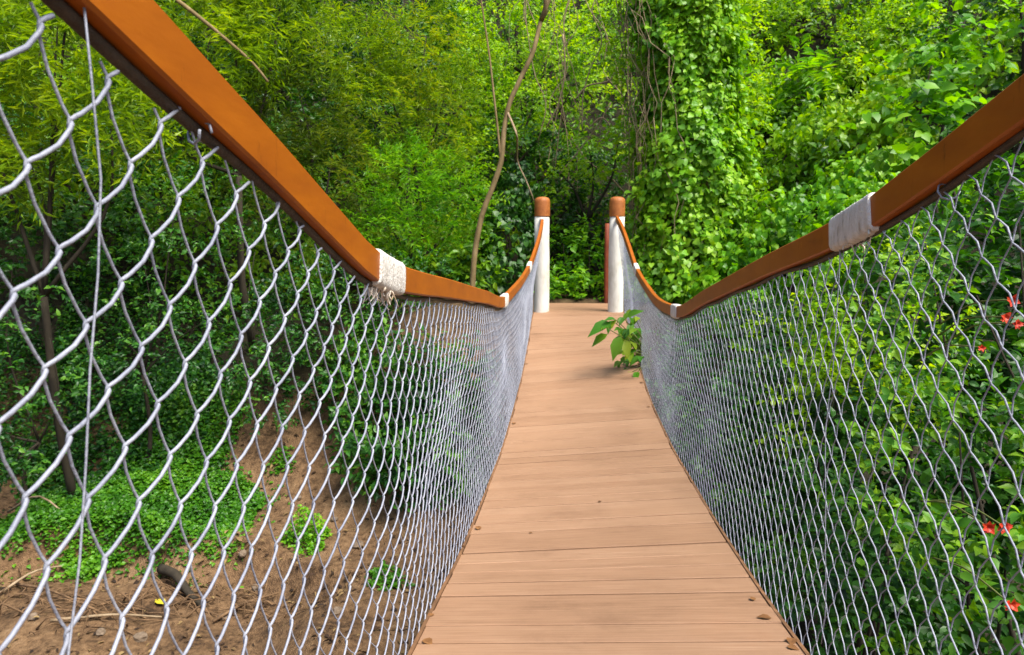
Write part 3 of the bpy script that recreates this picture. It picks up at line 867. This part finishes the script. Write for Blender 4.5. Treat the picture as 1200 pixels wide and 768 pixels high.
plant('leafy_tree', 'lime leafy tree above the yellow-green vine mound', 'tree', at(1060, 100, 16.5), lob((1050, 50, 16.4, .8, .8, .7), (1010, 100, 16, .7, .6, .5), (1080, -20, 16.6, .9, .8, .6)), 'lime', T1, .9, seed=25, trad=.1)
plant('broadleaf_tree', 'near tree with large separate leaves overhanging the brown handrail', 'tree', at(1190, 230, 7.5), lob((1090, 100, 7.3, .45, .4, .35), (1130, 40, 7.6, .5, .4, .35), (1060, 150, 7.2, .35, .35, .25), (1110, 170, 6.8, .35, .3, .2)), 'big', T1, .8, leaves=300, seed=26, mat='bright', gaps=-.5)
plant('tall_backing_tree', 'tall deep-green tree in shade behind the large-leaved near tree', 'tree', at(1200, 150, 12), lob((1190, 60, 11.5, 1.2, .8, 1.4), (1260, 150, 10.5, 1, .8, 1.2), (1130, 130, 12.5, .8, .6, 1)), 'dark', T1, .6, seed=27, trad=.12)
plant('vine_thicket', 'dark-leaved vine mound just above the middle of the brown handrail', 'thicket', at(1000, 300, 9.5), lob((1010, 275, 9.6, .55, .5, .35), (950, 320, 9.6, .5, .4, .3), (1070, 250, 9.4, .5, .4, .35), (880, 365, 9.8, .5, .4, .3)), 'limevine', RG, 1.0, seed=28, mat='bright')
NG = 'shrubs close behind the mesh under the brown handrail'
plant('flowering_shrub', 'near shrub with red flowers behind the mesh under the brown handrail', 'shrub', (2.3, 3.2, 0), lob((1140, 400, 3.5, .42, .35, .42), (1190, 300, 3.6, .35, .35, .35), (1200, 500, 3.2, .35, .35, .4), (1120, 560, 3.2, .4, .35, .4), (1180, 660, 2.9, .35, .3, .35), (1080, 300, 4.2, .35, .35, .25), (1110, 720, 3.0, .35, .3, .35)), 'shrub', NG, .95, leaves=300, seed=30, gaps=-.1, trad=.028)
plant('leafy_shrub', 'yellow-green shrub behind the mesh below the white wrap of the brown rail', 'shrub', (2.2, 5.3, 0), lob((1010, 350, 5.4, .5, .4, .4), (950, 390, 5.6, .45, .4, .35), (1050, 440, 5, .45, .4, .45), (980, 480, 5.2, .45, .4, .4)), 'shrub', NG, .95, leaves=300, seed=31, mat='lime', gaps=-.3, trad=.028)
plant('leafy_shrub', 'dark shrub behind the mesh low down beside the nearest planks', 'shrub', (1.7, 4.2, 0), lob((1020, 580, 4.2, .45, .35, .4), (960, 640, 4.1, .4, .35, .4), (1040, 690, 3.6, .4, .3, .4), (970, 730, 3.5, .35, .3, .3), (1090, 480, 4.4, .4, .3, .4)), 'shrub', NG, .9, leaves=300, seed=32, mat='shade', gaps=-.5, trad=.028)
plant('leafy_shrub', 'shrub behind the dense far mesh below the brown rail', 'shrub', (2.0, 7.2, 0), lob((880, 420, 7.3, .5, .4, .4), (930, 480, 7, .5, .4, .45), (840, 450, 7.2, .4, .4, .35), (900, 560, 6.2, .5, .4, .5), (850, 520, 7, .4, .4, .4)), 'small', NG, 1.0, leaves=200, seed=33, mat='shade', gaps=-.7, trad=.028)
plant('leafy_shrub', 'shrub at the lower bank behind the middle of the far mesh', 'shrub', (1.5, 8.8, 0), lob((800, 440, 8.9, .4, .4, .4), (850, 390, 9, .5, .4, .35), (790, 400, 9.4, .35, .3, .3), (830, 500, 8.5, .4, .3, .4)), 'small', NG, .9, seed=34, mat='shade', gaps=-.8, trad=.028)


plant('leafy_shrub', 'tall dark-leaved shrub added to darken the gaps behind the flowering one', 'shrub', (3.6, 5.6, 0), lob((1130, 330, 5.8, .8, .6, .7), (1200, 450, 5.2, .7, .5, .7), (1100, 520, 5.6, .8, .5, .7), (1160, 680, 4.6, .7, .5, .6), (1240, 300, 5.6, .7, .5, .7), (1060, 640, 5.2, .7, .5, .6), (1060, 400, 6.4, .7, .5, .6), (980, 560, 6, .6, .5, .5), (1010, 730, 4.8, .6, .5, .5)), 'dark', NG, 1.1, seed=35, gaps=-.9, trad=.028)  # dark backing shrub added so the gaps in front look shaded
plant('leafy_shrub', 'dark-leaved shrub added low in the gully to darken the gaps under the middle of the brown rail', 'shrub', (2.6, 7.6, 0), lob((960, 450, 7.8, .7, .5, .6), (900, 500, 7.8, .6, .5, .6), (860, 560, 7.2, .5, .5, .5), (930, 620, 6.6, .6, .5, .5), (880, 420, 8.4, .5, .5, .5)), 'dark', NG, 1.1, seed=36, trad=.028)  # second dark shrub, added as shade behind the lower mesh


# wooded slopes: the mass of leaves nobody could count
def undergrowth():
    rng = np.random.default_rng(77)
    n = 23000
    yv = 11.5 + 24 * rng.random(n) ** 1.25
    sp = yv * .85 + 2
    xv = rng.uniform(-1, 1, n) * sp
    ok = ~((np.abs(xv) < 1.2) & (yv < 13.4))
    hol = ((np.abs(xv - .45 - .01 * yv) < 1.0) & (yv < 19))        # the dark hollow behind the walkway
    ok &= ~(hol & (rng.random(n) < .45))
    xv, yv = xv[ok], yv[ok]
    n = len(xv)
    c = np.stack([xv, yv, ground(xv, yv)], -1)
    big = snoise(xv * .9, yv * .9, 4.)
    c[:, 2] += (.12 + .6 * rng.random(n) ** 1.5) * (1.0 + .7 * big) * (.6 + yv / 30)
    per = 7
    d = nrm(rng.normal(size=(n, 3)) * .6 + np.array([0, -.55, .6]))
    t = (np.arange(per) + .5) / per
    P = c[:, None] + d[:, None] * (t * .5)[None, :, None] + rng.normal(0, .08, (n, per, 3))
    A = d[:, None] + rng.normal(size=(n, per, 3)) * .7
    Nn = np.array([0, -.4, .7]) + rng.normal(size=(n, per, 3)) * .4
    L = (rng.uniform(.09, .17, (n, per)) * (1 + (yv[:, None] - 12) * .02)).ravel()
    P, A, Nn = P.reshape(-1, 3), A.reshape(-1, 3), Nn.reshape(-1, 3)
    ok = carve(P)
    P, A, Nn, L = P[ok], A[ok], Nn[ok], L[ok]
    V, Fs = leaf_mesh(P.reshape(-1, 3), nrm(A.reshape(-1, 3)), nrm(Nn.reshape(-1, 3)), L, L * .5, 'ovate')
    tag(mesh('undergrowth', V, Fs, LM['under']), 'leafy undergrowth covering the wooded slopes behind everything', 'undergrowth', kind='stuff')


undergrowth()


# ------------------------------------------------------------------ gully floor: ground cover, weeds, roots, litter
def cover(name, label, cat, cx, cy, rx, ry, n, L, mat, hgt=.12, seed=1, kind=None):
    rng = np.random.default_rng(seed)
    a_ = rng.uniform(0, 2 * np.pi, n); r = np.sqrt(rng.random(n))
    r *= 1 + .3 * np.sin(a_ * 3 + seed) + .15 * np.sin(a_ * 7) + .12 * rng.normal(size=n) * (rng.random(n) < .35)
    x, y = cx + rx * r * np.cos(a_), cy + ry * r * np.sin(a_)
    z = ground(x, y) + hgt * (1 - .7 * r ** 2) * rng.random(n) ** .7 * (1 + .5 * snoise(x * 5, y * 5, seed))
    P = np.stack([x, y, z], -1)
    A = nrm(rng.normal(size=(n, 3)) * np.array([1, 1, .4]) + np.array([0, -.3, .1]))
    Nn = nrm(rng.normal(size=(n, 3)) * .4 + np.array([0, -.3, .9]))
    Ls = L * rng.uniform(.6, 1.3, n)
    V, Fs = leaf_mesh(P, A, Nn, Ls, Ls * .75, 'ovate')
    if kind: return tag(mesh(name, V, Fs, LM[mat]), label, cat, kind=kind)
    root = empty(name, (cx, cy, float(ground(cx, cy))), label, cat)
    tag(mesh('foliage', V, Fs, LM[mat], root), kind='stuff')
    return root


p0 = at(165, 590, 8.8)
cover('ground_cover', 'green creeping ground cover on the bank beside the dirt slope', 'ground cover', p0[0] + .05, 8.75, 1.5, 1.4, 30000, .055, 'cover', .22, 3, 'stuff')
p0 = at(90, 470, 9.6)
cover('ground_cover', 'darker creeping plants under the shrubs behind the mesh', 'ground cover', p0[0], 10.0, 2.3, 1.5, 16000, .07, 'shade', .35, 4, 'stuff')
WG = 'small weeds on the bare soil'
for (u, v, yy_, rx, n, hg, sd, lab) in ((360, 645, 7.9, .26, 420, .34, 5, 'small round bright weed clump alone on the bare soil'), (440, 550, 8.9, .3, 300, .2, 6, 'dark low weed on the dirt slope next to the walkway'), (455, 690, 7.0, .22, 200, .14, 7, 'flat weed on the soil in the shade of the walkway'), (60, 620, 8.4, .3, 260, .2, 8, 'low weed where the shaded bank meets the soil'), (330, 540, 9.4, .2, 130, .12, 9, 'sparse weed sprig high on the dirt slope')):
    p0 = at(u, v, yy_)
    o = cover('weed', lab, 'weed', p0[0], yy_, rx, rx * .8, int(n * 1.7), .05, 'bright' if sd == 5 else 'cover', hg, sd)
    tag(o, group=WG)


def ground_pt(u, v):
    best = None
    for y_ in np.arange(3, 16, .04):
        p = at(u, v, y_)
        if p[2] <= float(ground(p[0], p[1])): return np.array([p[0], p[1], float(ground(p[0], p[1]))])
        best = p
    return best


o = tube('root', spl([ground_pt(190, 678) + (0, 0, .10), ground_pt(205, 690) + (0, 0, .16), ground_pt(222, 705) + (0, 0, .08), ground_pt(240, 716)], 12), np.linspace(.06, .03, 12), M['barkdark'])
tag(o, 'thick dark root stub poking out of the soil', 'root')
rg = random.Random(5)
o = empty('root_tangle', tuple(ground_pt(230, 715)), 'tangle of thin reddish roots on the soil around the dark root stub', 'roots')
for n in range(110):
    u = rg.uniform(-10, 340); v = rg.gauss(712, 13)
    p = ground_pt(u, v); q = p + np.array([rg.uniform(-.5, .5), rg.uniform(-.3, .3), 0])
    q[2] = float(ground(q[0], q[1])) + .01
    m_ = (p + q) / 2 + np.array([rg.uniform(-.1, .1), rg.uniform(-.1, .1), rg.uniform(.03, .16)])
    tube('root', spl([p, m_, q], 8), np.linspace(rg.uniform(.004, .013), .003, 8), M['root'], o, 5)
SGp = 'dead sticks on the gully floor'
for n, (a1, a2, h_, lab) in enumerate((((0, 700), (90, 668), .1, 'long dead stick lying on the soil by the picture edge'), ((20, 690), (115, 720), .05, 'dead stick crossing the soil below the ground cover'), ((60, 735), (190, 728), .04, 'pale thin stick lying flat at the bottom of the gully'), ((10, 605), (95, 630), .3, 'bare twig sticking out of the shaded bank'), ((250, 735), (330, 700), .05, 'dead stick among the reddish roots'))):
    p, q = ground_pt(*a1) + (0, 0, .04), ground_pt(*a2) + (0, 0, .04)
    m_ = (p + q) / 2 + np.array([0, 0, h_])
    tag(tube('stick', spl([p, m_, q], 9), np.linspace(.017, .008, 9), M['root' if n in (1, 4) else 'vine']), lab, 'stick', SGp)
me_v = LEAF['ovate'][0]


def litter(name, lab, cat, p, L, rot, mat, group=None, tilt=.12):
    q, t = leaf_faces('ovate')
    me = bpy.data.meshes.new(name)
    me.from_pydata([(a_ * L * .7, b_ * L, c_ * L * .6 + .02 * L) for a_, b_, c_ in me_v], [], q + t)
    me.materials.append(mat)
    o_ = bpy.data.objects.new(name, me)
    COL.objects.link(o_)
    o_.location = p
    o_.rotation_euler = (tilt, tilt * .5, rot)
    return tag(o_, lab, cat, group)


ym, t, b, _ = new_mat('yellow_leaf')
b.inputs['Base Color'].default_value = (.42, .36, .02, 1)
litter('fallen_leaf', 'single yellow leaf lying on the soil by the roots', 'leaf', tuple(ground_pt(192, 717) + (0, 0, .05)), .16, 1.0, ym)


def floor_litter():
    rng = np.random.default_rng(31)
    n = 16000
    x, y = rng.uniform(-8, -.9, n), 4.5 + 5.6 * rng.random(n)
    led = 7.55 + .35 * np.sin(x * .9) + .12 * np.sin(x * 3.1)
    keep = rng.random(n) < .12 + .9 * np.exp(-((y - led + .16) / .20) ** 2) + .2 * (snoise(x * 1.5, y * 1.5, 6) > .35)  # densest along the ledge, dark leaves standing in for its undercut shade
    x, y = x[keep], y[keep]
    n = len(x)
    P = np.stack([x, y, ground(x, y) + .012], -1)
    A = nrm(rng.normal(size=(n, 3)) * np.array([1, 1, .3]))
    Nn = nrm(rng.normal(size=(n, 3)) * .35 + np.array([0, 0, 1]))
    L = rng.uniform(.025, .10, n)
    V, Fs = leaf_mesh(P, A, Nn, L, L * rng.uniform(.08, .55, n), 'ovate')
    tag(mesh('leaf_litter', V, Fs, M['litter']), 'dead brown leaves and chips over the gully soil, massed to darken the ledge like undercut shade', 'leaf litter', kind='stuff')


floor_litter()
rg = random.Random(21)
STONES = (((165, 752), .07), ((118, 745), .05), ((262, 728), .06), ((300, 690), .05), ((285, 655), .06), ((330, 700), .045), ((395, 720), .06), ((420, 640), .055), ((40, 725), .06), ((270, 615), .05), ((350, 585), .05), ((392, 610), .045))
WHERE = ('at the bottom of the gully near the flat sticks', 'beside the pale flat stick', 'right of the dark root stub among the roots', 'on soil between the roots and the round weed', 'left of the round bright weed', 'below the round bright weed', 'near the walkway at the bottom of the mesh', 'between the two weeds on the soil', 'under the sticks by the picture edge', 'where the ground cover ends', 'on the dirt slope above the round weed', 'on the dirt slope right above the round weed')
for (px, sz), wh in zip(STONES, WHERE):
    bm = bmesh.new()
    bmesh.ops.create_icosphere(bm, subdivisions=2, radius=sz)
    sx, sy, sz_ = rg.uniform(.8, 1.4), rg.uniform(.7, 1.1), rg.uniform(.45, .7)
    k1, k2 = rg.uniform(0, 9), rg.uniform(0, 9)
    for v in bm.verts:
        n_ = v.co.normalized()
        f_ = 1 + .14 * math.sin(n_.x * 4 + k1) * math.sin(n_.y * 3 + k2) + .08 * math.sin(n_.z * 7 + k1)
        v.co = Vector((v.co.x * sx, v.co.y * sy, v.co.z * sz_)) * f_
    me = bpy.data.meshes.new('stone')
    bm.to_mesh(me)
    bm.free()
    o = link('stone', me, M['stone'])
    o.location = tuple(ground_pt(*px) + (0, 0, .012))
    o.rotation_euler = (0, 0, rg.uniform(0, 6))
    tag(o, 'small brown stone ' + wh, 'stone', 'small stones on the gully soil')


def deck_pt(u, v):
    for y_ in np.arange(1.5, 11, .01):
        p = at(u, v, y_)
        zd = float(deck_z(y_, -1) * (.5 - p[0] / 1.2) + deck_z(y_, 1) * (.5 + p[0] / 1.2))
        if p[2] <= zd: return (p[0], y_, zd + .003)


DG = 'dry bits on the walkway'
for n, (u, v, L, lab) in enumerate(((560, 622, .05, 'largest curled dry leaf at the walkway edge by the soil side'), (546, 642, .03, 'small dry bit right below the largest curled leaf'), (508, 721, .035, 'orange-brown dry bit at the walkway edge near the bottom'), (497, 751, .05, 'flat dry leaf at the very bottom of the walkway edge'), (701, 589, .022, 'lone dark speck of leaf in the middle of the walkway'), (884, 705, .03, 'dry bit by the flower-side edge, farthest of the near ones'), (904, 727, .05, 'long dry bit lying across the plank end by the flowered fence'), (928, 750, .05, 'dry leaf against the mesh at the bottom flower-side corner'), (922, 759, .04, 'flat brown bit on the lowest plank by the flowered fence'), (750, 450, .05, 'dry bit under the leafy plant on the walkway'), (761, 478, .04, 'dry bit at the flower-side edge in mid-walkway'), (619, 427, .04, 'tiny dry bit at the far walkway edge'), (603, 496, .05, 'dry bit at the walkway edge near mid-span'), (620, 625, .02, 'tiny dark crumb on the plank joint'))):
    p = deck_pt(u, v)
    if p: litter('dry_leaf', lab, 'dry leaf', p, L, n * 1.3, M['dry'], DG, .08)

# leafy plant leaning over the walkway
r_ = empty('leafy_plant', (.72, 7.3, -.4), 'broad-leaved plant leaning through the mesh onto the walkway near its far end', 'plant')
rng = np.random.default_rng(8)
yb = 7.45
SP = [(735, 395), (722, 375), (712, 385), (730, 372), (742, 380), (726, 405), (741, 402), (738, 420), (718, 376), (748, 372), (746, 392), (733, 412), (728, 424), (742, 428), (750, 410), (744, 385), (738, 395), (746, 418), (736, 432), (728, 385), (749, 398), (740, 366), (741, 436), (748, 424), (734, 418), (747, 436), (740, 412), (751, 385), (744, 400), (753, 402), (737, 404), (746, 410), (731, 398), (752, 418), (743, 392), (736, 386)]
foot = np.array([.68, yb + .15, -.35])
LP, LA, LN, LL, LW = [], [], [], [], []
for n, (u, v) in enumerate(SP):
    p = at(u, v, yb + rng.uniform(-.28, .28))
    tube('stem', spl([foot + rng.normal(0, .02, 3), (foot + p) / 2 + np.array([.04, 0, .07]), p], 7), np.linspace(.007, .004, 7), M['stem'], r_, 5)
    for k in range(2):
        LP.append(p)
        LA.append(nrm((np.array([-.7 + .5 * k, -.35 + rng.normal(0, .3), -.35 + rng.normal(0, .3)]))[None])[0])
        LN.append(np.array([-.2 + rng.normal(0, .2), -.5, .8]))
        LL.append(rng.uniform(.09, .16)); LW.append(LL[-1] * .55)
for u, v, a_, l_ in ((716, 378, (-.9, -.2, -.45), .27), (712, 392, (-.75, -.1, -.5), .2), (728, 394, (-.35, -.3, -.85), .26), (733, 398, (.1, -.4, -.8), .2), (735, 372, (.5, -.2, .3), .18)):
    LP.append(at(u, v, yb - .2)); LA.append(np.array(a_)); LN.append(np.array([-.1, -.6, .7])); LL.append(l_); LW.append(l_ * .5)
leaf_objects(r_, np.array(LP), np.array(LA), np.array(LN), np.array(LL), np.array(LW), 'ovate', LM['tip'])

# red flowers of the near shrub
fs = [o for o in bpy.data.objects if o.name.startswith('flowering_shrub')][0]
rng = np.random.default_rng(4)
for u, v, y_, r in ((1186, 352, 2.5, .030), (1178, 372, 2.5, .026), (1192, 380, 2.5, .022), (1150, 408, 2.5, .017), (1158, 618, 2.3, .030), (1176, 617, 2.3, .030), (1184, 708, 2.1, .030)):
    c = at(u, v, y_)
    Vs, Q, T_ = [], [], []
    for k in range(7):
        ang = k / 7 * 2 * np.pi + rng.random()
        ax_ = np.array([math.cos(ang), -.35 - .4 * rng.random(), math.sin(ang)])
        V, Fs = leaf_mesh(c[None], ax_[None], np.array([[0, -1.0, .2]]) + rng.normal(0, .2, (1, 3)), np.array([r * .85]), np.array([r * .7]), 'ovate')
        off = sum(len(v_) for v_ in Vs)
        Vs.append(V)
        for f_ in Fs: (Q if f_.shape[1] == 4 else T_).append(f_ + off)
    tube('stem', spl([c + (0, .01, 0), c + (.03, .25, -.03), c + (.1, .65, -.16)], 7), np.linspace(.0025, .004, 7), M['stem'], fs, 5)
    mesh('flower', np.concatenate(Vs), [np.concatenate(Q), np.concatenate(T_)], M['red'], fs)

# brown leaning branch at the top
o = tube('branch', spl([at(190, -12, 9.6), at(228, 16, 9.6), at(262, 44, 9.7), at(300, 78, 9.8), at(314, 96, 9.8)], 12), np.linspace(.035, .016, 12), M['bark'], [q for q in bpy.data.objects if q.name == 'lance_leaved_tree'][0], 6)
tri = sum(len(q.data.polygons) for q in bpy.data.objects if q.type == 'MESH')
print('faces', tri, 'objects', len(bpy.data.objects))
